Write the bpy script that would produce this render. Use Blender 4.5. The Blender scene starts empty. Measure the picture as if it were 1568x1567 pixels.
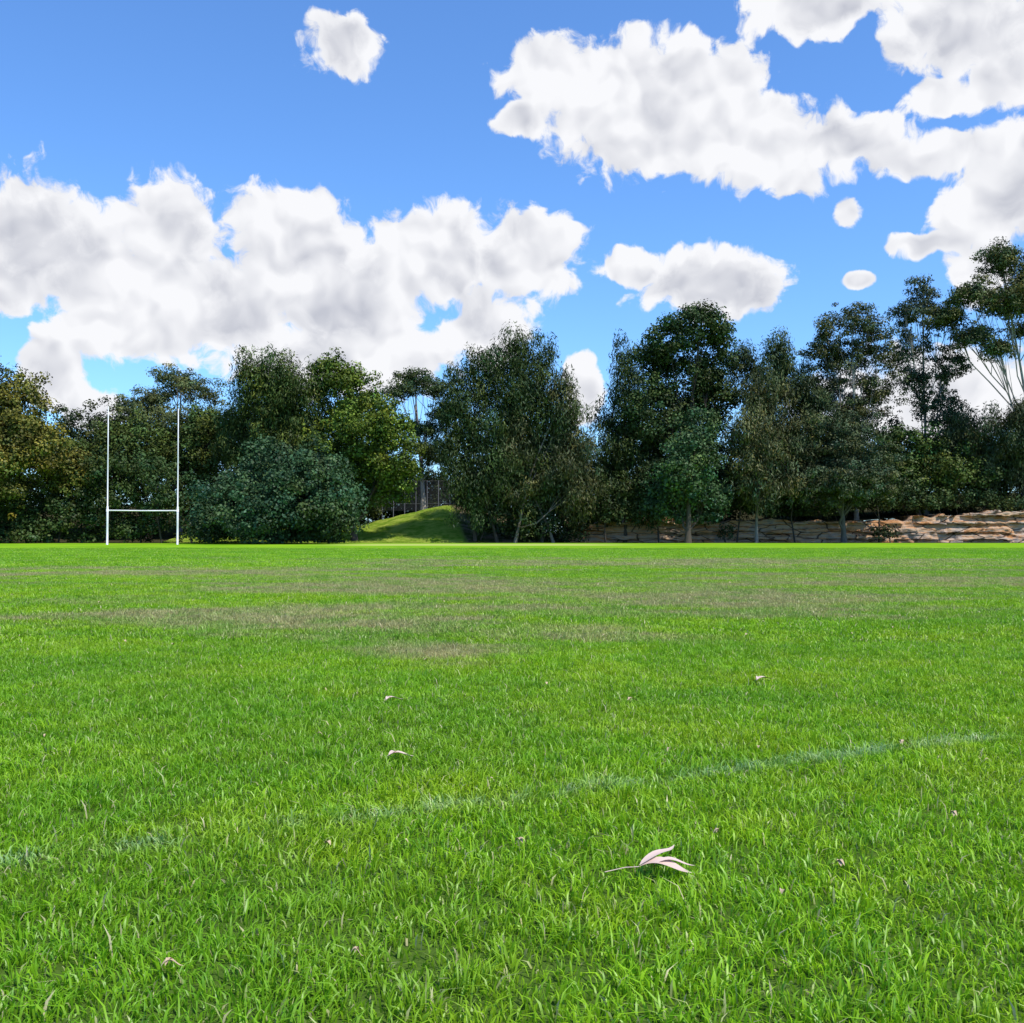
import bpy, math, random
import numpy as np
from mathutils import Vector, noise as mnoise

scene = bpy.context.scene
scene.view_settings.view_transform = 'Standard'
scene.view_settings.look = 'None'
scene.view_settings.exposure = 0
F = 153.8            # focal length in survey units (1 unit = 0.65 m at 100 m)
RND = np.random.default_rng(7)

def link(o):
    scene.collection.objects.link(o); return o

# ------------------------------------------------------------ node helper
class NT:
    def __init__(s, tree): s.t = tree; s.n = tree.nodes; s.l = tree.links
    def node(s, typ, **kw):
        nd = s.n.new(typ)
        for k, v in kw.items(): setattr(nd, k, v)
        return nd
    def put(s, sock, v):
        if hasattr(v, 'links') or isinstance(v, bpy.types.NodeSocket): s.l.new(v, sock)
        else: sock.default_value = v
    def m(s, op, a, b=None, c=None, clamp=False):
        nd = s.node('ShaderNodeMath', operation=op, use_clamp=clamp)
        s.put(nd.inputs[0], a)
        if b is not None: s.put(nd.inputs[1], b)
        if c is not None: s.put(nd.inputs[2], c)
        return nd.outputs[0]
    def vm(s, op, a, b=None, c=None):
        nd = s.node('ShaderNodeVectorMath', operation=op)
        s.put(nd.inputs[0], a)
        if b is not None: s.put(nd.inputs[1], b)
        if c is not None: s.put(nd.inputs[2], c)
        return nd.outputs['Value'] if op in ('LENGTH', 'DOT_PRODUCT') else nd.outputs[0]
    def mix(s, f, a, b, bt='MIX'):
        nd = s.node('ShaderNodeMix', data_type='RGBA', blend_type=bt)
        s.put(nd.inputs[0], f); s.put(nd.inputs[6], a); s.put(nd.inputs[7], b)
        return nd.outputs[2]
    def noise(s, vec, scale, detail=4, rough=.5, dim='3D', dist=0.0):
        nd = s.node('ShaderNodeTexNoise', noise_dimensions=dim)
        s.put(nd.inputs['Vector'], vec)
        nd.inputs['Scale'].default_value = scale
        nd.inputs['Detail'].default_value = detail
        nd.inputs['Roughness'].default_value = rough
        nd.inputs['Distortion'].default_value = dist
        return nd.outputs[0]
    def sstep(s, x, lo, hi, a=0.0, b=1.0):
        nd = s.node('ShaderNodeMapRange', interpolation_type='SMOOTHSTEP')
        s.put(nd.inputs[0], x)
        for i, v in enumerate((lo, hi, a, b)): s.put(nd.inputs[1 + i], v)
        return nd.outputs[0]
    def comb(s, x, y, z=0.0):
        nd = s.node('ShaderNodeCombineXYZ')
        s.put(nd.inputs[0], x); s.put(nd.inputs[1], y); s.put(nd.inputs[2], z)
        return nd.outputs[0]

def new_mat(name):
    m = bpy.data.materials.new(name); m.use_nodes = True
    m.node_tree.nodes.clear()
    return m, NT(m.node_tree)

def C(r, g, b): return (r, g, b, 1.0)

# ------------------------------------------------------------ sun + world
SUN_EL, SUN_AZ = math.radians(56), math.radians(132)
sv = Vector((math.sin(SUN_AZ) * math.cos(SUN_EL), math.cos(SUN_AZ) * math.cos(SUN_EL), math.sin(SUN_EL)))
sd = bpy.data.lights.new("sun", 'SUN'); sd.energy = 5.0; sd.angle = math.radians(.5); sd.color = (1, .94, .84)
so = link(bpy.data.objects.new("sun", sd)); so.rotation_euler = (-sv).to_track_quat('-Z', 'Y').to_euler()
so.location = (0, 0, 50)

world = bpy.data.worlds.new("World"); scene.world = world; world.use_nodes = True
try: world.cycles.sampling_method = 'NONE'
except Exception as ex: print(ex)
w = NT(world.node_tree); w.n.clear()
sky = w.node('ShaderNodeTexSky', sky_type='NISHITA', sun_disc=False)
sky.sun_elevation = SUN_EL; sky.sun_rotation = SUN_AZ
sky.air_density = 1.0; sky.dust_density = .6; sky.ozone_density = 2.0
tc = w.node('ShaderNodeTexCoord')
sx = w.node('ShaderNodeSeparateXYZ'); w.l.new(tc.outputs['Generated'], sx.inputs[0])
az = w.m('MULTIPLY', w.m('ARCTAN2', sx.outputs[0], sx.outputs[1]), F)
el = w.m('MULTIPLY', w.m('ARCSINE', sx.outputs[2]), F)
p0 = w.comb(az, el)
wn = w.node('ShaderNodeTexNoise', noise_dimensions='2D'); w.l.new(p0, wn.inputs['Vector'])
wn.inputs['Scale'].default_value = .13; wn.inputs['Detail'].default_value = 2.5; wn.inputs['Roughness'].default_value = .5
warp = w.vm('SUBTRACT', wn.outputs['Color'], (.5, .5, .5))
p = w.vm('MULTIPLY_ADD', warp, (5, 5, 0), p0)
clouds = [(-75,46,12,9.5),(-80,39,11,5),(-62,40,12,8),(-52,45.5,9.5,9),(-45,35,15,9),(-58,31,13,6),(-71,25,5,7),(-64,19,6,3.5),
 (-32,45,12,8.5),(-26,35,15,10),(-13,42.5,14,8.5),(2,42.5,10,8),(-24,27.5,22,7),(-5,32,9,6),
 (18,41,6,3.2),(30,39,12,5.8),(36,37,6,6),(10.5,22,3.5,7),
 (6,71,9,5.5),(16,68,14,9),(27,67,14,9.5),(1,63.5,5,2.6),(21,59,15,5.5),(37,61,11,7),(43,55,5,5),(50,60,11,4.5),(65,58.5,12,3),(77,57,9,5.5),
 (50,83,17,4.5),(72,79,15,8.5),(65,67.5,5,3),(76,70,6,5),
 (75,50,10,6.5),(64,44.5,7,1.6),(73,41,6,6),
 (-27,75.5,7,4.5),(51.5,49,2.6,2.3),(53.5,38.8,2.8,1.3),(66,21,20,7)]
cur = None
for (u, v, ru, rv) in clouds:
    a = math.atan(u / F) * F; e = math.atan(v / F * math.cos(math.atan(u / F))) * F
    src = p0 if ru < 3 else p
    q = w.vm('MULTIPLY_ADD', src, (1 / ru, 1 / rv, 0), (-a / ru, -e / rv, 0))
    L = w.vm('LENGTH', q)
    cur = L if cur is None else w.m('SMOOTH_MIN', cur, L, .25)
f = w.m('SUBTRACT', 1.03, cur)
f = w.m('MINIMUM', w.m('MULTIPLY', f, 1.35), 1.0)
def billow(vec):
    nd = w.node('ShaderNodeTexVoronoi', voronoi_dimensions='2D', feature='SMOOTH_F1')
    w.put(nd.inputs['Vector'], vec); nd.inputs['Scale'].default_value = .13
    nd.inputs['Detail'].default_value = 1.0; nd.inputs['Roughness'].default_value = .5
    nd.inputs['Lacunarity'].default_value = 2.3; nd.inputs['Smoothness'].default_value = .4
    nz = w.noise(vec, .12, 2.5, .5, '2D')
    b = w.m('SUBTRACT', 1.0, nd.outputs['Distance'])
    return w.m('MULTIPLY_ADD', nz, .6, w.m('MULTIPLY', b, .62))
B0 = billow(p)
B1 = billow(w.vm('ADD', p, (.9, 2.2, 0)))
fine = w.noise(p, .34, 8, .6, '2D')
dens = w.m('ADD', w.m('MULTIPLY_ADD', w.m('SUBTRACT', B0, .62), .85, f), w.m('MULTIPLY', w.m('SUBTRACT', fine, .5), 1.0))
alpha = w.sstep(dens, -.02, .30)
relief = w.m('SUBTRACT', B0, B1)  # painted sunlight on clouds: puffs lighter towards upper right, darker away from it
low = w.noise(p0, .05, 3, .5, '2D')
thick = w.m('MULTIPLY', w.sstep(dens, .3, .95), w.sstep(low, .38, .60))  # cloud interiors greyed in patches, self-shading painted into the colour
lum = w.m('ADD', w.m('SUBTRACT', .94, w.m('MULTIPLY', thick, .40)), w.m('MULTIPLY', relief, .85))
lum = w.m('ADD', lum, w.m('MULTIPLY', w.m('SUBTRACT', fine, .5), .16), clamp=True)
cc = w.mix(lum, C(2.8, 3.0, 3.75), C(7.3, 7.35, 7.6))
skyc = w.mix(1.0, sky.outputs[0], C(.88, 1.33, 1.86), 'MULTIPLY')
bg = w.node('ShaderNodeBackground'); w.l.new(skyc, bg.inputs[0]); bg.inputs[1].default_value = .13
bg2 = w.node('ShaderNodeBackground'); w.l.new(cc, bg2.inputs[0]); bg2.inputs[1].default_value = .13
wm = w.node('ShaderNodeMixShader'); w.l.new(alpha, wm.inputs[0]); w.l.new(bg.outputs[0], wm.inputs[1]); w.l.new(bg2.outputs[0], wm.inputs[2])
wo = w.node('ShaderNodeOutputWorld'); w.l.new(wm.outputs[0], wo.inputs[0])

# ------------------------------------------------------------ camera
cd = bpy.data.cameras.new("camera"); cam = link(bpy.data.objects.new("camera", cd))
cd.sensor_width = 36; cd.lens = 36 * 1538 / 1568; cd.clip_start = .05; cd.clip_end = 5000
cam.location = (0, 0, 1.0); cam.rotation_euler = (math.radians(90 + 1.19), 0, 0)
scene.camera = cam

# ------------------------------------------------------------ mesh helper
def quad_mesh(name, verts, quads, mats, midx=None, cols=None, smooth=None, attr='col'):
    me = bpy.data.meshes.new(name)
    nv, nq = len(verts), len(quads)
    me.vertices.add(nv); me.vertices.foreach_set('co', np.asarray(verts, np.float32).ravel())
    me.loops.add(nq * 4); me.loops.foreach_set('vertex_index', np.asarray(quads, np.int32).ravel())
    me.polygons.add(nq); me.polygons.foreach_set('loop_start', np.arange(0, nq * 4, 4, dtype=np.int32))
    for m_ in mats: me.materials.append(m_)
    if midx is not None: me.polygons.foreach_set('material_index', np.asarray(midx, np.int32))
    if smooth is not None: me.polygons.foreach_set('use_smooth', np.asarray(smooth, bool))
    if cols is not None:
        at = me.attributes.new(attr, 'FLOAT_COLOR', 'POINT')
        c4 = np.ones((nv, 4), np.float32); c4[:, :3] = cols
        at.data.foreach_set('color', c4.ravel())
    me.update(calc_edges=True)
    return me

def tube(pts, rad, sides=6):
    pts = np.asarray(pts, float); n = len(pts)
    t = np.gradient(pts, axis=0); t /= np.linalg.norm(t, axis=1)[:, None] + 1e-9
    ref = np.array([1., 0, 0]) if abs(t[0, 0]) < .8 else np.array([0, 1., 0])
    a = np.cross(t, ref); a /= np.linalg.norm(a, axis=1)[:, None] + 1e-9
    b = np.cross(t, a)
    ang = np.linspace(0, 2 * np.pi, sides, endpoint=False)
    v = pts[:, None] + np.asarray(rad)[:, None, None] * (np.cos(ang)[None, :, None] * a[:, None] + np.sin(ang)[None, :, None] * b[:, None])
    v = v.reshape(-1, 3)
    i = np.arange(n - 1)[:, None] * sides; j = np.arange(sides)[None]; jn = (j + 1) % sides
    q = np.stack([i + j, i + jn, i + sides + jn, i + sides + j], -1).reshape(-1, 4)
    return v, q

# ------------------------------------------------------------ materials
def leaf_material():
    m, k = new_mat("foliage")
    at = k.node('ShaderNodeAttribute', attribute_name='col')
    pr = k.node('ShaderNodeBsdfDiffuse'); k.l.new(at.outputs['Color'], pr.inputs[0])
    gl = k.node('ShaderNodeBsdfGlossy'); gl.inputs['Roughness'].default_value = .5; gl.inputs[0].default_value = C(.9, .95, .9)
    mx = k.node('ShaderNodeMixShader'); mx.inputs[0].default_value = .014
    k.l.new(pr.outputs[0], mx.inputs[1]); k.l.new(gl.outputs[0], mx.inputs[2])
    o = k.node('ShaderNodeOutputMaterial'); k.l.new(mx.outputs[0], o.inputs[0])
    return m
def bark_material():
    m, k = new_mat("bark")
    at = k.node('ShaderNodeAttribute', attribute_name='col')
    g = k.node('ShaderNodeNewGeometry')
    nz = k.noise(k.vm('MULTIPLY', g.outputs['Position'], (4, 4, 1)), 1.5, 3, .6)
    pr = k.node('ShaderNodeBsdfDiffuse')
    k.l.new(k.mix(1.0, at.outputs['Color'], k.mix(nz, C(.5, .5, .5), C(1.4, 1.4, 1.4)), 'MULTIPLY'), pr.inputs[0])
    o = k.node('ShaderNodeOutputMaterial'); k.l.new(pr.outputs[0], o.inputs[0])
    return m
FOL, BARK = leaf_material(), bark_material()

def field_masks(k):
    g = k.node('ShaderNodeNewGeometry'); pos = g.outputs['Position']
    flat = k.vm('MULTIPLY', pos, (1, 1, 0))
    n1 = k.noise(flat, 1.1, 3, .65, '2D')
    n3 = k.noise(k.vm('MULTIPLY', flat, (.32, .8, 0)), .6, 4, .7, '2D')
    cur = None
    for (x, y, rx, ry) in [(-2.6, 12.6, 3.8, 2.7), (3.8, 14.6, 3.6, 2.6), (.9, 9.9, 1.3, 1.2), (-.5, 8.0, .9, .9),
                           (8, 20, 7, 5), (-1.0, 18, 7, 5), (-8, 25, 8, 5), (6, 33, 18, 7)]:
        L = k.vm('LENGTH', k.vm('MULTIPLY_ADD', flat, (1 / rx, 1 / ry, 0), (-x / rx, -y / ry, 0)))
        cur = L if cur is None else k.m('MINIMUM', cur, L)
    br = k.m('ADD', k.m('SUBTRACT', 1.0, cur), k.m('MULTIPLY', k.m('SUBTRACT', n3, .5), 3.6))
    br = k.m('MULTIPLY', k.sstep(br, -.1, .8), k.sstep(n1, .3, .6, .4, 1.0))
    dx, dy = 4.08, 1.96; Ln = math.hypot(dx, dy); nx, ny = -dy / Ln, dx / Ln
    c0 = -(nx * -1.54 + ny * 3.02)
    d = k.m('ABSOLUTE', k.m('ADD', k.vm('DOT_PRODUCT', flat, (nx, ny, 0)), c0))
    nl = k.noise(flat, 3.5, 2, .7, '2D')
    ln = k.m('MULTIPLY', k.sstep(k.m('ADD', d, k.m('MULTIPLY', k.m('SUBTRACT', nl, .5), .16)), .01, .12, 1.0, 0.0), k.sstep(nl, .40, .62, .05, 1.0))
    return pos, flat, n1, n3, br, ln

def grass_material():
    m, k = new_mat("grass_blade")
    pos, flat, n1, n3, br, ln = field_masks(k)
    at = k.node('ShaderNodeAttribute', attribute_name='gc')
    s = k.node('ShaderNodeSeparateColor'); k.l.new(at.outputs['Color'], s.inputs[0])
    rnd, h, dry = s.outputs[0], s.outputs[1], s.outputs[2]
    c = k.mix(rnd, C(.085, .30, .004), C(.45, .78, .014))
    c = k.mix(k.m('MULTIPLY', k.sstep(n1, .38, .66), .6), c, C(.43, .61, .014))
    c = k.mix(k.m('MULTIPLY', k.sstep(n3, .42, .60), .55), c, C(.14, .39, .010))
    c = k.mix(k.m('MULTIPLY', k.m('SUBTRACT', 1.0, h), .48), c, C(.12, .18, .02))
    c = k.mix(k.m('MULTIPLY', br, k.m('MULTIPLY_ADD', rnd, .3, .6)), c, C(.46, .37, .20))
    c = k.mix(dry, c, C(.6, .52, .28))
    c = k.mix(k.m('MULTIPLY', k.m('MULTIPLY', ln, h), .46), c, C(.8, .85, .78))
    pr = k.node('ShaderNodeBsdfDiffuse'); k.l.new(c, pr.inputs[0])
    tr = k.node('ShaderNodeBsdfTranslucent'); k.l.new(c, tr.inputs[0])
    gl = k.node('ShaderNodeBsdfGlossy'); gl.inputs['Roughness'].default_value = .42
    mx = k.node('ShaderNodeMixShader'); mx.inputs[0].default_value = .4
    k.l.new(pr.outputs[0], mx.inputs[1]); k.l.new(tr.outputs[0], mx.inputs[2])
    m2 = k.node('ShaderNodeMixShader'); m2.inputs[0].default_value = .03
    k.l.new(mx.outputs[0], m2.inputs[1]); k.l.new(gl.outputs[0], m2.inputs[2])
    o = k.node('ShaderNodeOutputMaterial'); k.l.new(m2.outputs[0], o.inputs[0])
    return m
def ground_material():
    m, k = new_mat("turf_ground")
    pos, flat, n1, n3, br, ln = field_masks(k)
    sp = k.node('ShaderNodeSeparateXYZ'); k.l.new(pos, sp.inputs[0])
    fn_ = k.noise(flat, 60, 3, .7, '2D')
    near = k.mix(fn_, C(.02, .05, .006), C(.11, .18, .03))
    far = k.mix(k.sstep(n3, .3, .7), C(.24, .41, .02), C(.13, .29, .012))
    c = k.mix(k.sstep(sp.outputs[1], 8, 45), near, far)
    c = k.mix(k.m('MULTIPLY', br, .6), c, C(.32, .25, .13))
    # pale mown strip near the far touch line
    stv = k.m('MULTIPLY', k.sstep(sp.outputs[1], 74, 77), k.sstep(sp.outputs[1], 86, 89, 1.0, 0.0))
    stv = k.m('MULTIPLY', stv, k.m('MULTIPLY', k.sstep(sp.outputs[0], -17, -10), k.sstep(sp.outputs[0], 4, 12, 1.0, 0.0)))
    c = k.mix(k.m('MULTIPLY', stv, .7), c, C(.46, .48, .14))
    out = k.sstep(sp.outputs[1], 93, 96)
    c = k.mix(out, c, k.mix(n1, C(.03, .035, .012), C(.07, .06, .03)))
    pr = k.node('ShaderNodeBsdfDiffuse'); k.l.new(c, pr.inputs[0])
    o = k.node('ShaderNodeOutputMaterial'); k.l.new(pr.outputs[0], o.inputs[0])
    return m
GRASS, GROUND = grass_material(), ground_material()

# ------------------------------------------------------------ ground
xs = np.array([-3000, -300, -60, 0, 60, 300, 3000.]); ys = np.array([-3000, -100, 0, 50, 100, 300, 3000.])
gv = np.array([(x, y, 0) for y in ys for x in xs]); n = len(xs)
gq = np.array([(j * n + i, j * n + i + 1, (j + 1) * n + i + 1, (j + 1) * n + i) for j in range(len(ys) - 1) for i in range(n - 1)])
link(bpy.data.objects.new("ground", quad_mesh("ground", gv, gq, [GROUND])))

# ------------------------------------------------------------ grass blades
def patch(name, S, dens, hgt, wid, seed, tufts):
    r = np.random.default_rng(seed)
    nb = int(S * S * dens); nt = int(S * S * tufts)
    tp = r.uniform(-S / 2, S / 2, (nt, 2)); th = r.normal(1, .36, nt).clip(.4, 2.2); tl = r.uniform(0, 2 * np.pi, nt)
    trn = r.uniform(0, 1, nt)
    ti = r.integers(0, nt, nb)
    off = r.normal(0, .5 / math.sqrt(tufts), (nb, 2))
    pos = tp[ti] + off; uni = r.uniform(0, 1, nb) < .38; pos[uni] = r.uniform(-S / 2, S / 2, (uni.sum(), 2))
    pos = (pos + S / 2) % S - S / 2
    hh = hgt * th[ti] * r.normal(1, .3, nb).clip(.35, 1.9)
    hh[uni] *= .8
    la = tl[ti] + r.normal(0, 1.2, nb); ll = hh * r.uniform(.1, 1.2, nb)
    ld = np.stack([np.cos(la), np.sin(la)], 1) * ll[:, None]
    wa = r.uniform(0, np.pi, nb); wd = np.stack([np.cos(wa), np.sin(wa)], 1) * (wid * r.uniform(.45, 1.4, nb))[:, None] / 2
    V = np.zeros((nb, 6, 3), np.float32); Cc = np.zeros((nb, 6, 3), np.float32)
    rn = (.6 * trn[ti] + .4 * r.uniform(0, 1, nb)); dry = (r.uniform(0, 1, nb) < .05) * r.uniform(.4, 1, nb)
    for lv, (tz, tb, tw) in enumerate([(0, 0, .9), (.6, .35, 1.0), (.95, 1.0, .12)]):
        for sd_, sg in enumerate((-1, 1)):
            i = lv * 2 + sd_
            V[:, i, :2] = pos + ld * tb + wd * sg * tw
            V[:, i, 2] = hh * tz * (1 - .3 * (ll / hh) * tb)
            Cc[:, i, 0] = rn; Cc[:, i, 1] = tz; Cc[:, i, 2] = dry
    b = np.arange(nb)[:, None] * 6
    Q = np.concatenate([b + np.array([[0, 1, 3, 2]]), b + np.array([[2, 3, 5, 4]])])
    me = quad_mesh(name, V.reshape(-1, 3), Q, [GRASS], cols=Cc.reshape(-1, 3), smooth=np.ones(len(Q), bool), attr='gc')
    return bpy.data.objects.new(name, me)
gcol = bpy.data.collections.new("grass_patches")
specs = [("grass_patch_a", 1, 11000, .033, .0046, 1, 240), ("grass_patch_b", 1, 11000, .031, .0046, 2, 200), ("grass_patch_c", 1, 11000, .035, .0046, 3, 280),
         ("grass_patch_d", 2, 3600, .034, .0075, 4, 80), ("grass_patch_e", 2, 3600, .034, .0075, 5, 80),
         ("grass_patch_f", 4, 700, .036, .017, 6, 10), ("grass_patch_g", 4, 700, .036, .017, 7, 10)]
for s_ in specs: gcol.objects.link(patch(*s_))
pts, idx, rot = [], [], []
def lay(y0, y1, S, ids):
    y = y0 + S / 2
    while y < y1:
        X = .54 * (y + S) + 1.5; nx_ = int(math.ceil(X / S))
        for i in range(-nx_, nx_):
            pts.append(((i + .5) * S, y, .002)); idx.append(int(RND.choice(ids))); rot.append((0, 0, int(RND.integers(0, 4)) * math.pi / 2))
        y += S
lay(1, 9, 1, [0, 1, 2]); lay(9, 27, 2, [3, 4]); lay(27, 63, 4, [5, 6])
pm = bpy.data.meshes.new("grass"); pm.from_pydata(pts, [], [])
a = pm.attributes.new('idx', 'INT', 'POINT'); a.data.foreach_set('value', np.array(idx, np.int32))
a = pm.attributes.new('rot', 'FLOAT_VECTOR', 'POINT'); a.data.foreach_set('vector', np.array(rot, np.float32).ravel())
go = link(bpy.data.objects.new("grass", pm))
ng = bpy.data.node_groups.new("grass_scatter", 'GeometryNodeTree')
ng.interface.new_socket("Geometry", in_out='INPUT', socket_type='NodeSocketGeometry')
ng.interface.new_socket("Geometry", in_out='OUTPUT', socket_type='NodeSocketGeometry')
gi = ng.nodes.new('NodeGroupInput'); gout = ng.nodes.new('NodeGroupOutput')
mp = ng.nodes.new('GeometryNodeMeshToPoints'); ip = ng.nodes.new('GeometryNodeInstanceOnPoints')
ci = ng.nodes.new('GeometryNodeCollectionInfo'); ci.inputs['Collection'].default_value = gcol
ci.inputs['Separate Children'].default_value = True; ci.inputs['Reset Children'].default_value = True
na = ng.nodes.new('GeometryNodeInputNamedAttribute'); na.data_type = 'INT'; na.inputs[0].default_value = 'idx'
nr = ng.nodes.new('GeometryNodeInputNamedAttribute'); nr.data_type = 'FLOAT_VECTOR'; nr.inputs[0].default_value = 'rot'
ip.inputs['Pick Instance'].default_value = True
ng.links.new(gi.outputs[0], mp.inputs[0]); ng.links.new(mp.outputs[0], ip.inputs['Points'])
ng.links.new(ci.outputs[0], ip.inputs['Instance'])
ng.links.new(na.outputs[0], ip.inputs['Instance Index']); ng.links.new(nr.outputs[0], ip.inputs['Rotation'])
ng.links.new(ip.outputs[0], gout.inputs[0])
go.modifiers.new("scatter", 'NODES').node_group = ng

# ------------------------------------------------------------ trees
def unit(v): return v / (np.linalg.norm(v, axis=-1, keepdims=True) + 1e-9)
def make_tree(name, D, lobes, kind, col, seed, base=None, bark=(.085, .07, .055), dens=1.0, trunks=1, tr=.28, zb=0.0, mass=False):
    r = np.random.default_rng(seed); s = .65 * D / 100
    P = dict(round=dict(cr=.95, flat=.75, n=105, leaf=.26, asp=.75, shell=(.55, 1.0), sp=1.1, hang=0),
             casu=dict(cr=.85, flat=1.3, n=105, leaf=.42, asp=.24, shell=(.35, 1.03), sp=1.15, hang=.8),
             gum=dict(cr=.8, flat=.6, n=110, leaf=.26, asp=.5, shell=(.3, 1.05), sp=1.3, hang=.4),
             bush=dict(cr=.8, flat=.8, n=75, leaf=.27, asp=.65, shell=(.5, 1.0), sp=1.1, hang=0))[kind]
    VV, QQ, CC, MI = [], [], [], []; nv = 0
    L = np.array(lobes, float); wdt = (L[:, 2].max()) * s
    cen = np.stack([L[:, 0] * s, D + r.uniform(-.55, .55, len(L)) * wdt * (.5 if mass else 1), L[:, 1] * s + 1], 1)
    R = np.stack([L[:, 2] * s, L[:, 2] * s * .9, L[:, 3] * s], 1)
    cl, cr_ = [], []
    for c, rr in zip(cen, R):
        area = 4 * np.pi * ((rr[0] * rr[1]) ** 1.6 / 3 + 2 * (rr[0] * rr[2]) ** 1.6 / 3) ** (1 / 1.6)
        k = max(5, int(area / (P['sp'] ** 2 * 1.25) * dens))
        d = unit(r.normal(0, 1, (k, 3))); q = c + d * rr * r.uniform(*P['shell'], (k, 1)) * r.normal(1, .14, (k, 1))
        q = q[q[:, 2] > .3 + zb]
        cl.append(q); cr_.append(P['cr'] * r.uniform(.4, 1.45, len(q)))
    cl = np.concatenate(cl); cr_ = np.concatenate(cr_)
    k = len(cl); nl = np.maximum(8, (P['n'] * (cr_ / P['cr']) ** 1.6)).astype(int)
    ci_ = np.repeat(np.arange(k), nl); N = len(ci_)
    d = unit(r.normal(0, 1, (N, 3))); rad = cr_[ci_] * r.uniform(.25, 1.15, N) ** .7
    c = cl[ci_] + d * rad[:, None] * np.array([1, 1, P['flat']])
    c[:, 2] = np.maximum(c[:, 2], .15 + zb)
    nrm = unit(d * .9 + r.normal(0, .45, (N, 3)) + np.array([0, 0, .3]))
    t = r.normal(0, 1, (N, 3)); t[:, 2] -= P['hang'] * 3
    t = unit(t - nrm * (t * nrm).sum(1, keepdims=True)); b = np.cross(nrm, t)
    ls = P['leaf'] * r.uniform(.6, 1.3, (N, 1)) * .5
    V = np.stack([c - t * ls, c + b * ls * P['asp'], c + t * ls, c - b * ls * P['asp']], 1).reshape(-1, 3)
    cv = (.5 + .9 * r.uniform(0, 1, k))[ci_] * r.uniform(.65, 1.4, N)
    hue = (r.normal(0, .16, k))[ci_] + r.normal(0, .08, N)
    base_c = np.array(col)[None] * cv[:, None] * 1.0
    base_c = base_c * np.stack([1 + hue, 1 + .2 * hue, 1 - .6 * hue], 1).clip(.3, 2)
    VV.append(V); QQ.append(np.arange(N * 4).reshape(-1, 4)); CC.append(np.repeat(base_c, 4, 0)); MI.append(np.zeros(N, int)); nv = N * 4
    def add_tube(pt, ra, sides=6, cm=1.0):
        nonlocal nv
        v, q = tube(pt, ra, sides)
        VV.append(v); QQ.append(q + nv); CC.append(np.tile(np.array(bark) * cm, (len(v), 1))); MI.append(np.ones(len(q), int)); nv += len(v)
    bx = (base if base is not None else L[:, 0].mean()) * s
    if mass:
        for c_ in cen:
            tp_ = c_ + np.array([r.normal(0, .3), 0, 0]); bt = np.array([c_[0] + r.normal(0, .5), c_[1], zb - .4])
            add_tube(np.array([bt, (bt + tp_) / 2 + r.normal(0, .15, 3), tp_]), [tr, tr * .7, tr * .3], 6)
    for ti in range(0 if mass else trunks):
        ox = 0 if trunks == 1 else (ti - (trunks - 1) / 2) * wdt * .7 + r.uniform(-.5, .5)
        tgt = cen[np.argsort(-cen[:, 2])[ti % len(cen)]]
        nseg = 9; tt = np.linspace(0, 1, nseg)[:, None]
        b0 = np.array([bx + ox, D + r.uniform(-1, 1) * (trunks > 1), zb - .4]); b1 = tgt
        mid = np.array([b0[0] * .7 + b1[0] * .3, b0[1] * .6 + b1[1] * .4, b1[2] * .5])
        pt = (1 - tt) ** 2 * b0 + 2 * tt * (1 - tt) * mid + tt ** 2 * b1 + np.cumsum(r.normal(0, .07, (nseg, 3)), 0) * np.array([1, 1, 0])
        ra = tr * (1 - .8 * tt[:, 0]) * (1 + .5 * np.exp(-tt[:, 0] * 18))
        add_tube(pt, ra, 8)
        own = [i for i in range(len(cen)) if i % trunks == ti]
        for i in own:
            z0 = np.clip(cen[i, 2] * r.uniform(.4, .75), 1.0 + zb, b1[2] * .9); f_ = z0 / max(b1[2], .1)
            j = min(nseg - 2, int(f_ * (nseg - 1))); a0 = pt[j]; a1 = cen[i]
            u_ = np.linspace(0, 1, 6)[:, None]
            md = a0 * .45 + a1 * .55 + np.array([(a1[0] - a0[0]) * .12, 0, -.1 * abs(a1[2] - a0[2])])
            lp = (1 - u_) ** 2 * a0 + 2 * u_ * (1 - u_) * md + u_ ** 2 * a1; lp[1:-1] += r.normal(0, .15, (4, 3))
            add_tube(lp, np.linspace(ra[j] * .5, .035, 6), 6, .95)
            near = np.where(np.linalg.norm((cl - cen[i]) / R[i], axis=1) < 1.25)[0]
            pick = r.choice(near, min(len(near), 14 if kind == 'gum' else 7), replace=False) if len(near) else []
            for c_i in pick:
                s0 = lp[r.integers(2, 6)]; e0 = cl[c_i]
                mm = (s0 + e0) / 2 + r.normal(0, .25, 3)
                add_tube(np.array([s0, mm, e0]), [.04, .025, .01], 4, .9)
    V = np.concatenate(VV); Q = np.concatenate(QQ); Cl = np.concatenate(CC).clip(0, 1); M = np.concatenate(MI)
    org = np.array([bx, D, 0])
    me = quad_mesh(name, V - org, Q, [FOL, BARK], M, Cl, M == 1)
    o = link(bpy.data.objects.new(name, me)); o.location = org
    return N

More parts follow.
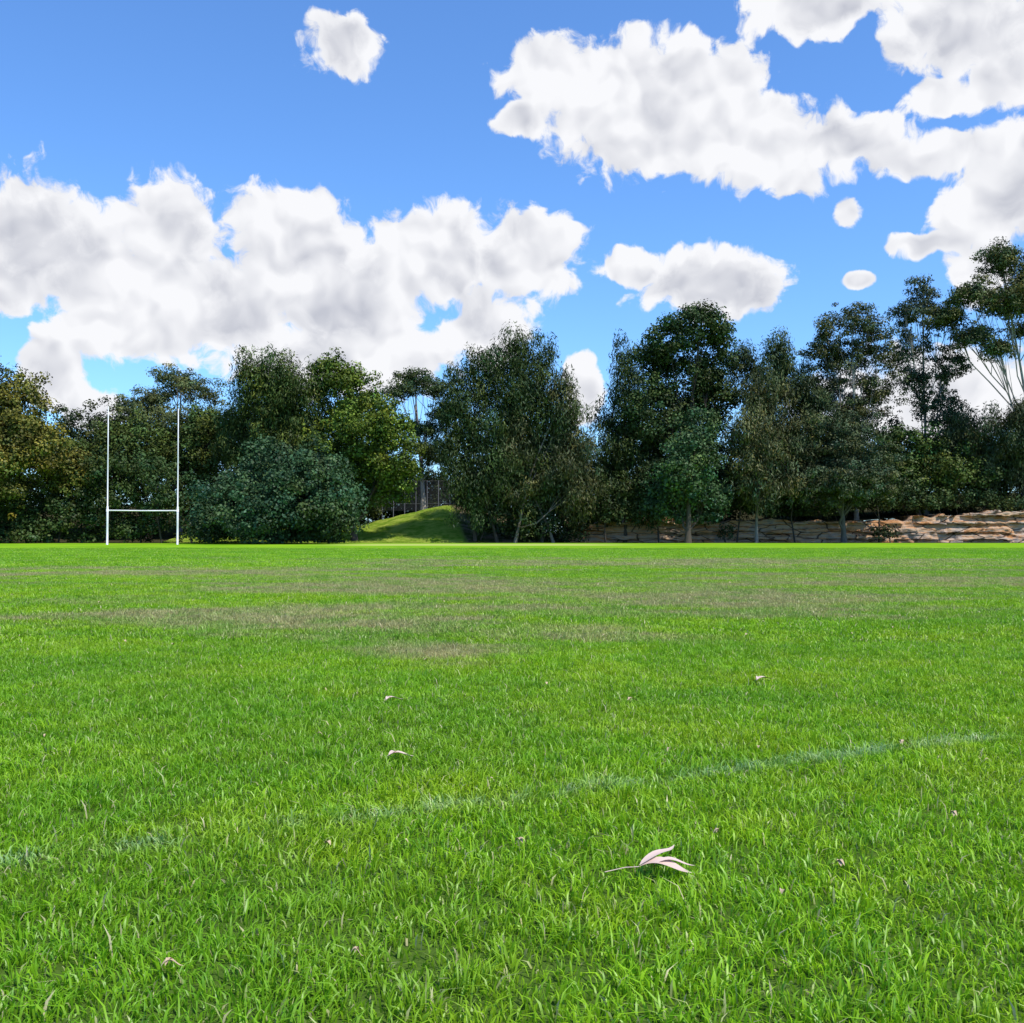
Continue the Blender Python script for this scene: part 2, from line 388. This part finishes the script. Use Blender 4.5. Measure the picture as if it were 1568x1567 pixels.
YG = (.115, .115, .020); DG = (.042, .066, .018); FG = (.040, .080, .032); GG = (.062, .078, .032); MG = (.064, .092, .018); OL = (.066, .076, .028); BG = (.050, .092, .034)
PALE = (.36, .32, .28)
tot = 0
T = [
 ("eucalyptus_tree", 92, [(-82,20,6,7),(-76,18,4.5,5),(-72,13,4.5,5),(-80,10,8,8),(-69,9,4,5),(-87,22,6,6),(-93,16,7,9)], 'round', YG, dict(base=-80)),
 ("gum_tree", 112, [(-52,24,4.4,1.9),(-48,21.5,3.4,2.2),(-58,19,4.4,3.2),(-61,15,4.4,3),(-51,16.5,5,3.8),(-46,15,4,4),(-55,21,3,2)], 'gum', (.10,.12,.04), dict(base=-51, bark=PALE, dens=1.35)),
 ("eucalyptus_tree", 108, [(-57,13,5.5,5),(-51,12,5,5),(-63,10,4.5,4),(-46,14,4,6),(-68,10,4,4)], 'round', MG, dict(base=-56)),
 ("casuarina_tree", 101, [(-40,23.5,3,3.5),(-35.5,22.5,4,5),(-32,19,5,6),(-42,17,4,5),(-38,13,8,7),(-31,10,7,7),(-36,19,5,5)], 'casu', MG, dict(base=-37, dens=1.3)),
 ("camphor_laurel_tree", 98, [(-28,24,4,3),(-24,21.5,4,4),(-21,16,5,5),(-17.5,13,3.5,5),(-17,8.5,3.5,3.5),(-26,13,7,8),(-23,8,5,4)], 'round', (.092,.135,.016), dict(base=-24, dens=1.05)),
 ("fig_tree", 89, [(-36,8.5,8,6),(-41.5,5,7,5.5),(-30.5,6.5,6.5,6),(-45,2,4,4.5),(-27.5,2,4.5,4.5),(-37,3,11,5)], 'round', FG, dict(base=-36, dens=1.25, tr=.5)),
 ("gum_tree", 119, [(-15,23.8,3.5,1.5),(-11.5,22,3.5,1.8),(-17,21.5,2.5,1.3),(-10,18.5,3.5,1.8),(-13.5,16,3.5,1.8),(-12,12,4,2.5)], 'gum', DG, dict(base=-13.5, bark=PALE, dens=1.5, zb=4)),
 ("casuarina_tree", 97, [(-5.5,23,3.5,5),(-8.5,17,3,7),(-8,11,3.8,6),(-3,14,5,8),(-5,6,4,5)], 'casu', DG, dict(base=-4, trunks=2, tr=.17)),
 ("casuarina_tree", 99, [(0,27.8,3.2,3.3),(4.2,26.5,3,3.8),(-3,25,2.5,3),(0,21,6,7),(4,17,6,8),(0,10,6,8)], 'casu', DG, dict(base=1, trunks=2, tr=.2)),
 ("casuarina_tree", 96, [(7.5,20,3,5.5),(9.5,14,3.5,6.5),(5,9,5,7),(10,7.5,4.5,6),(1,9.5,4,7.5)], 'casu', OL, dict(base=4, trunks=3, tr=.15, bark=(.15,.13,.11))),
 ("casuarina_tree", 100, [(17,28,1.6,3.2),(17.5,23,3,4.5),(17,16,5,6),(16,9,5,6),(20,6,5,5)], 'casu', DG, dict(base=15.5, trunks=2, tr=.17)),
 ("brush_box_tree", 101, [(28.5,31.8,4,2.8),(24,29,4,3.5),(31,28,3.5,4),(21.5,27,3,3),(27,23,6.5,5.5),(21,19,4,5),(32,21,4,5),(26,14,7,7)], 'round', DG, dict(base=26, dens=1.0)),
 ("casuarina_tree", 104, [(40,28,2,2.8),(36,26,2.8,3),(43,24,3,4),(38.5,21,4.5,5),(45,19,3.5,4.5),(40,14,6,5)], 'casu', (.05,.07,.025), dict(base=39, dens=1.25, zb=1)),
 ("gum_tree", 106, [(52,31.5,4,3),(48,29,3.6,3.6),(55.5,28,3.8,4.2),(50.5,25.5,5,3.8),(56,22,4,4),(48,21,4,4),(52,19,5,4)], 'gum', OL, dict(base=53, bark=(.34,.31,.28), dens=1.15, zb=1.5, tr=.24)),
 ("gum_tree", 108, [(63.5,36.5,2.8,3),(60,33.5,2.8,3),(66.5,32.5,3,3.6),(61,28.5,3.2,3.6),(67.5,26,3.4,3.6),(63,23,3.4,3.6),(66,19.5,4,4)], 'gum', (.056,.076,.036), dict(base=63.5, bark=(.32,.30,.28), dens=1.15, zb=2.5, tr=.22)),
 ("gum_tree", 103, [(76,42,3.8,2.6),(80.5,39.5,4.4,2.6),(71,37,3.8,2.4),(67.5,34,3,1.9),(75,34.5,4.8,2.3),(84,37,4,3.4),(81,31.5,4.4,2.2),(70.5,30,3.4,2.1),(88,33,4,3),(78,36.5,4.4,2.2),(74,28,3,1.6)], 'gum', (.085,.098,.03), dict(base=81, bark=PALE, dens=2.0, tr=.22, zb=3)),
 ("lilly_pilly_tree", 94, [(27,10,5,5.5),(29,16,3.5,3.5),(24.5,5,3.5,4),(30,5,4,3.5)], 'round', BG, dict(base=27, dens=1.0)),
 ("paperbark_tree", 97, [(39,20,4.5,4.5),(36.5,14,4.5,4.5),(42,12,4.5,5.5),(38,8,6,5)], 'casu', (.086,.095,.036), dict(base=37.5, bark=(.22,.2,.17), dens=.8, tr=.16)),
 ("eucalyptus_tree", 96, [(50,15.5,6.5,4),(46.5,10,5.5,5),(54,9.5,5.5,5),(50,7.5,7,3)], 'gum', GG, dict(base=50.8, dens=2.4, bark=(.12,.105,.09), tr=.26)),
 ("eucalyptus_tree", 104, [(62,13,4.5,4),(64,9,5,4.5),(59,8.5,4,3.5),(68,8.5,4,3.5)], 'round', MG, dict(base=62.5, dens=1.0, bark=(.13,.11,.09), zb=2.8)),
 ("eucalyptus_tree", 105, [(70,15,5,4.5),(76,15,5.5,5),(83,14,6.5,6),(75,10,7,4.5),(84,9,6,4.5),(90,12,6,7)], 'casu', GG, dict(base=76, dens=1.35, trunks=2, tr=.2, zb=2.8)),
]
for i, (nm, D, lobes, kind, col, kw) in enumerate(T):
    tot += make_tree(nm, D, lobes, kind, col, 100 + i, **kw)
DK = (.030, .046, .014)
tot += make_tree("shrubs", 94, [(-76,4,6,5),(-68,6,4.5,5),(-61,8.5,5,4.5),(-54,7,4.5,5),(-65,2,6,4),(-57,2,5,4),(-75,0,8,3),(-84,5,6,6),(-49,2,4,5),(-92,4,7,6)], 'bush', (.042,.068,.018), 300, dens=1.0, tr=.1, mass=True)
tot += make_tree("shrubs", 98.3, [(9,5,4,6),(14,4,4,4),(21,6.5,4,4),(35,7.5,5,3),(44,7.5,5,3),(56,6.5,4,2.2),(2,3,5,4),(4,.5,4,2.5),(-3.5,1.2,2.2,2.2),(33,.0,1.3,1.0),(57,.0,1.6,1.1)], 'bush', DK, 301, dens=1.0, tr=.1, mass=True)
tot += make_tree("shrubs", 102.3, [(u, 4.4 + .9 * math.sin(u * 1.7), 2.6, 1.6) for u in range(20, 92, 4)], 'bush', (.045,.07,.02), 304, dens=1.0, tr=.05, zb=2.6, mass=True)
tot += make_tree("background_trees", 113, [(u, 8 + (2.5 if u < -50 else 0) + 2.5 * math.sin(u * .37), 7, 8) for u in list(range(-95, -24, 7)) + list(range(-1, 96, 7))], 'bush', DK, 302, dens=.95, tr=.15, zb=1, mass=True)
tot += make_tree("background_trees", 124, [(u, 7.5 + 1.2 * math.sin(u * 2), 3.5, 3.6) for u in range(-28, 0, 3)] + [(u, 3, 3, 3.5) for u in range(-34, -12, 3)], 'bush', (.035,.055,.018), 303, dens=1.0, tr=.12, zb=1.2, mass=True)
print("leaves", tot)

# ------------------------------------------------------------ bank, hillside
def grid_mesh(name, x0, x1, nx_, y0, y1, ny_, fn, mat):
    X, Y = np.meshgrid(np.linspace(x0, x1, nx_), np.linspace(y0, y1, ny_)); Z = fn(X, Y)
    v = np.stack([X, Y, Z], -1).reshape(-1, 3)
    q = np.array([(j * nx_ + i, j * nx_ + i + 1, (j + 1) * nx_ + i + 1, (j + 1) * nx_ + i) for j in range(ny_ - 1) for i in range(nx_ - 1)])
    return link(bpy.data.objects.new(name, quad_mesh(name, v, q, [mat], smooth=np.ones(len(q), bool))))
def ss(x, a, b): t = ((x - a) / (b - a)).clip(0, 1); return t * t * (3 - 2 * t)
bm_, k = new_mat("bank_grass")
g = k.node('ShaderNodeNewGeometry'); n1 = k.noise(g.outputs['Position'], .8, 6, .7)
sp = k.node('ShaderNodeSeparateXYZ'); k.l.new(g.outputs['Position'], sp.inputs[0])
bc = k.mix(k.sstep(n1, .35, .65), C(.17, .30, .02), C(.42, .50, .08))
pth = k.sstep(k.m('ADD', sp.outputs[0], k.m('MULTIPLY_ADD', sp.outputs[1], .16, k.m('MULTIPLY', n1, 1.0))), 11.2, 12.0)
bc = k.mix(pth, bc, k.mix(k.sstep(n1, .4, .6), C(.20, .15, .10), C(.06, .08, .02)))
pr = k.node('ShaderNodeBsdfDiffuse'); k.l.new(bc, pr.inputs['Color'])
bp = k.node('ShaderNodeBump'); bp.inputs['Strength'].default_value = 1; bp.inputs['Distance'].default_value = .4; k.l.new(k.noise(g.outputs['Position'], 5, 4, .75), bp.inputs['Height']); k.l.new(bp.outputs[0], pr.inputs['Normal'])
o_ = k.node('ShaderNodeOutputMaterial'); k.l.new(pr.outputs[0], o_.inputs[0])
def bank_h(X, Y):
    hx = 1.5 + 2.5 * (((X + 18.5) / 10.5).clip(0, 1))
    hx = hx * (1 - .2 * ss(X, -6.5, -2))
    return -.05 + hx * ((Y - 96.5) / 15).clip(0, 1) ** .9 + .07 * np.sin(X * 2.3 + Y) * np.cos(Y * 1.3) + .9 * ss(Y, 112, 135)
grid_mesh("grass_bank", -34, 3, 90, 96, 150, 80, bank_h, bm_)
sm, k = new_mat("leaf_litter")
g = k.node('ShaderNodeNewGeometry'); n1 = k.noise(g.outputs['Position'], .6, 5, .6)
pr = k.node('ShaderNodeBsdfDiffuse'); k.l.new(k.mix(n1, C(.02, .025, .01), C(.07, .06, .03)), pr.inputs['Color'])
o_ = k.node('ShaderNodeOutputMaterial'); k.l.new(pr.outputs[0], o_.inputs[0])
grid_mesh("hillside", -200, -26, 60, 100, 220, 30, lambda X, Y: -.05 + 5 * ss(Y, 102, 150), sm)
grid_mesh("hillside", 5.5, 220, 60, 101.6, 220, 30, lambda X, Y: 1.5 + 1.3 * ss(X, 25, 45) + 4 * ss(Y, 106, 150), sm)

# ------------------------------------------------------------ sandstone outcrop
rm, k = new_mat("sandstone")
g = k.node('ShaderNodeNewGeometry'); pos = g.outputs['Position']
wv = k.noise(pos, .35, 4, .6)
st = k.noise(k.vm('ADD', k.vm('MULTIPLY', pos, (.2, .3, 2.8)), k.comb(0, 0, k.m('MULTIPLY', wv, 2.0))), 1.0, 6, .7)
bl = k.noise(pos, .45, 5, .65)
cr = k.node('ShaderNodeValToRGB'); k.l.new(st, cr.inputs[0])
e = cr.color_ramp.elements; e[0].position = .30; e[0].color = C(.08, .05, .035); e[1].position = .72; e[1].color = C(.62, .50, .37)
x_ = e.new(.37); x_.color = C(.42, .18, .07); x_ = e.new(.45); x_.color = C(.60, .30, .13); x_ = e.new(.53); x_.color = C(.48, .38, .28); x_ = e.new(.6); x_.color = C(.60, .33, .16)
gr = k.mix(k.m('MULTIPLY', k.sstep(bl, .52, .66), .7), k.mix(.1, cr.outputs[0], C(.3, .2, .12)), C(.28, .25, .22))
sp = k.node('ShaderNodeSeparateXYZ'); k.l.new(pos, sp.inputs[0])
gr = k.mix(k.sstep(sp.outputs[0], 34, 46), gr, k.mix(k.m('MULTIPLY', k.sstep(bl, .48, .60), .6), cr.outputs[0], C(.40, .36, .32)))
vc = k.node('ShaderNodeTexVoronoi', feature='DISTANCE_TO_EDGE'); k.l.new(k.vm('ADD', k.vm('MULTIPLY', pos, (.32, .32, 1.5)), k.comb(0, 0, wv)), vc.inputs['Vector']); vc.inputs['Scale'].default_value = 1.0
crk = k.sstep(vc.outputs['Distance'], 0.0, .045)
gr = k.mix(crk, C(.08, .055, .04), gr)
pr = k.node('ShaderNodeBsdfDiffuse'); k.l.new(gr, pr.inputs['Color'])
bp = k.node('ShaderNodeBump'); bp.inputs['Strength'].default_value = .9; bp.inputs['Distance'].default_value = .25
k.l.new(k.m('ADD', k.noise(k.vm('MULTIPLY', pos, (1, 1, 3)), 2.0, 6, .75), k.m('MULTIPLY', crk, .4)), bp.inputs['Height']); k.l.new(bp.outputs[0], pr.inputs['Normal'])
o_ = k.node('ShaderNodeOutputMaterial'); k.l.new(pr.outputs[0], o_.inputs[0])
nx_, nz_ = 620, 50; rv_ = []
lay_z = [0, .35, .8, 1.05, 1.5, 1.9, 2.15, 2.7, 3.3, 9]; lay_o = [.0, .25, -.12, .3, .0, .4, -.05, .3, .1, .2]
for j in range(nz_):
    for i in range(nx_):
        x = 5 + i / (nx_ - 1) * 75
        blk = mnoise.cell(Vector((x * .35 + .3 * mnoise.noise(Vector((x, 0, 0))), 0, 2)))
        hi = 2.2 + 1.1 * float(ss(np.array(x), 33, 54)) + .4 * mnoise.noise(Vector((x * .22, 0, 3))) + .35 * mnoise.noise(Vector((x * .8, 0, 8))) + .2 * blk
        z = j / (nz_ - 5) * hi
        if j >= nz_ - 5: zz = hi; back = (j - (nz_ - 5)) * .8
        else: zz = z; back = 0
        zs = zz + .4 * mnoise.noise(Vector((x * .2, 0, 0))) + .12 * mnoise.noise(Vector((x * 1.3, 0, 4)))
        li = max(a_ for a_ in range(9) if lay_z[a_] <= max(zs, 0))
        cb = mnoise.cell(Vector((x * .45 + li * 3.3, li * 1.7, 9)))
        off = lay_o[li] * (1 + mnoise.noise(Vector((x * .5, li * 7.3, 1)))) + .25 * cb + .45 * mnoise.noise(Vector((x * .22, li * 3.1, 5))) + .25 * mnoise.noise(Vector((x * 1.6, zz * 2.5, 2)))
        rv_.append((x, 99.6 - off + .3 * zz + back - .5 * float(ss(np.array(x), 35, 46)), zz - .05 + (.12 * mnoise.noise(Vector((x * 2, back, 2))) if back else 0)))
rq = np.array([(j * nx_ + i, j * nx_ + i + 1, (j + 1) * nx_ + i + 1, (j + 1) * nx_ + i) for j in range(nz_ - 1) for i in range(nx_ - 1)])
link(bpy.data.objects.new("sandstone_outcrop", quad_mesh("sandstone_outcrop", np.array(rv_), rq, [rm])))

# ------------------------------------------------------------ painted metal
def plain(name, col, rough=.4, metal=0.0):
    m, k = new_mat(name)
    g = k.node('ShaderNodeNewGeometry'); nz = k.noise(g.outputs['Position'], 3, 4, .6)
    pr = k.node('ShaderNodeBsdfPrincipled'); k.l.new(k.mix(nz, C(*[c * .85 for c in col]), C(*[min(1, c * 1.1) for c in col])), pr.inputs['Base Color'])
    pr.inputs['Roughness'].default_value = rough; pr.inputs['Metallic'].default_value = metal
    o = k.node('ShaderNodeOutputMaterial'); k.l.new(pr.outputs[0], o.inputs[0]); return m
WHITE = plain("white_paint", (.66, .66, .66)); STEEL = plain("dark_steel", (.06, .065, .07), .5)
def tubes_obj(name, lst, mat, parent=None, sides=12):
    VV, QQ, nv = [], [], 0
    for pt, ra in lst:
        v, q = tube(pt, ra, sides); VV.append(v); QQ.append(q + nv); nv += len(v)
        for e_ in (0, len(v) - sides):
            idx_ = np.arange(sides) + e_ + nv - len(v)
            QQ.append(np.array([[idx_[a_], idx_[a_ + 1], idx_[sides - 2 - a_], idx_[sides - 1 - a_]] for a_ in range(sides // 2 - 1)]))
    Q = np.concatenate(QQ)
    o = link(bpy.data.objects.new(name, quad_mesh(name, np.concatenate(VV), Q, [mat])))
    if parent: o.parent = parent
    return o
gp = link(bpy.data.objects.new("rugby_goal_posts", None))
A = np.array([-32.75, 81.3, 0]); Bp = np.array([-27.5, 82.6, 0]); up = np.array([0, 0, 1.])
for nm, b_ in (("left_upright", A), ("right_upright", Bp)):
    tubes_obj(nm, [([b_ - up * .1, b_ + up * 1.5, b_ + up * 3.1, b_ + up * 3.12, b_ + up * 7, b_ + up * 11.2], [.085, .085, .085, .055, .05, .04])], WHITE, gp)
dr = unit(Bp - A)
tubes_obj("crossbar", [([A + up * 2.78 + dr * .05, (A + Bp) / 2 + up * 2.76, Bp + up * 2.78 - dr * .05], [.055, .055, .055])], WHITE, gp)
tubes_obj("brackets", [([b_ + up * 2.66, b_ + up * 2.9], [.1, .1]) for b_ in (A, Bp)], WHITE, gp)

fl = []
for i in range(9):
    x = -15 + i * 1.3
    fl.append(([(x, 116, 1.0), (x, 116, 7.0)], [.045, .045]))
for z in (4.3, 6.95): fl.append(([(-15, 116, z), (-4.6, 116, z)], [.03, .03]))
for i in range(80): fl.append(([(-15 + i * .13, 116, 3.5), (-15 + i * .13, 116, 6.9)], [.007, .007]))
tubes_obj("chain_link_fence", fl, STEEL, sides=4)

# ------------------------------------------------------------ fallen leaves
LEAF = plain("dry_leaf", (.62, .46, .38), .6); LEAF2 = plain("dry_leaf_tan", (.5, .36, .22), .7)
def leaf_geo(L, W, bend, ang, tilt, org):
    n_ = 12; t = np.linspace(0, 1, n_); wv = W * np.sin(np.pi * t ** .75) ** .9 + .0006
    cx = t * L; cy = bend * L * np.sin(t * np.pi * .9); cz = tilt * L * t + .01 * np.sin(t * 5)
    V = []
    for j, sgn in enumerate((-1, 0, 1)):
        V.append(np.stack([cx, cy + sgn * wv / 2, cz + abs(sgn) * wv * .18], 1))
    V = np.stack(V, 1).reshape(-1, 3)
    ca, sa = math.cos(ang), math.sin(ang); V = V @ np.array([[ca, sa, 0], [-sa, ca, 0], [0, 0, 1]]) + np.array(org)
    Q = [(i * 3 + j, i * 3 + j + 1, (i + 1) * 3 + j + 1, (i + 1) * 3 + j) for i in range(n_ - 1) for j in (0, 1)]
    return V, np.array(Q)
def leaf_obj(name, parts, loc, mat, stem=None):
    VV, QQ, nv = [], [], 0
    for p_ in parts:
        v, q = leaf_geo(*p_); VV.append(v); QQ.append(q + nv); nv += len(v)
    if stem is not None:
        v, q = tube(stem, np.full(len(stem), .0015), 5); VV.append(v); QQ.append(q + nv)
    Q = np.concatenate(QQ)
    o = link(bpy.data.objects.new(name, quad_mesh(name, np.concatenate(VV), Q, [mat], smooth=np.ones(len(Q), bool)))); o.location = loc
leaf_obj("fallen_leaf", [(.15, .06, .05, -.3, .04, (0, 0, 0)), (.165, .028, -.12, .8, .2, (0, 0, .004)), (.12, .026, .1, -.05, .08, (.04, 0, .004))],
         (.365, 2.9, .042), LEAF, [(.0, 0, 0), (-.04, .005, -.004), (-.10, -.01, -.012)])
for (x, y, sz, ang) in [(-.54, 4.34, .12, .1), (-.73, 5.78, .12, .5), (1.77, 4.6, .07, .4), (1.59, 6.57, .15, .3), (.95, 2.92, .06, 1.2), (1.5, 3.43, .06, .9), (.033, 3.14, .05, 2), (.645, 3.24, .04, .2), (-.37, 2.32, .03, .2), (.66, 5.78, .08, .4), (-.78, 2.25, .05, .4)]:
    leaf_obj("fallen_leaf", [(sz, sz * .28, .1, ang, .08, (0, 0, 0)), (sz * .7, sz * .2, -.1, ang + 1.1, .15, (.01, 0, .002))], (x, y, .036), LEAF2 if sz < .1 else LEAF)
# thin scatter of small dry leaf fragments over the turf, one object
r = np.random.default_rng(58); parts = []
for i in range(110):
    y = 2.4 + 22 * r.uniform() ** 1.1; x = r.uniform(-.58, .58) * (y + 1); sz = r.uniform(.016, .036) * (1 + y * .08)
    parts.append((sz, sz * r.uniform(.2, .45), r.uniform(-.2, .2), r.uniform(0, 6.28), r.uniform(0, .3), (x, y, r.uniform(.016, .03))))
leaf_obj("leaf_fragments", parts, (0, 0, 0), LEAF2)
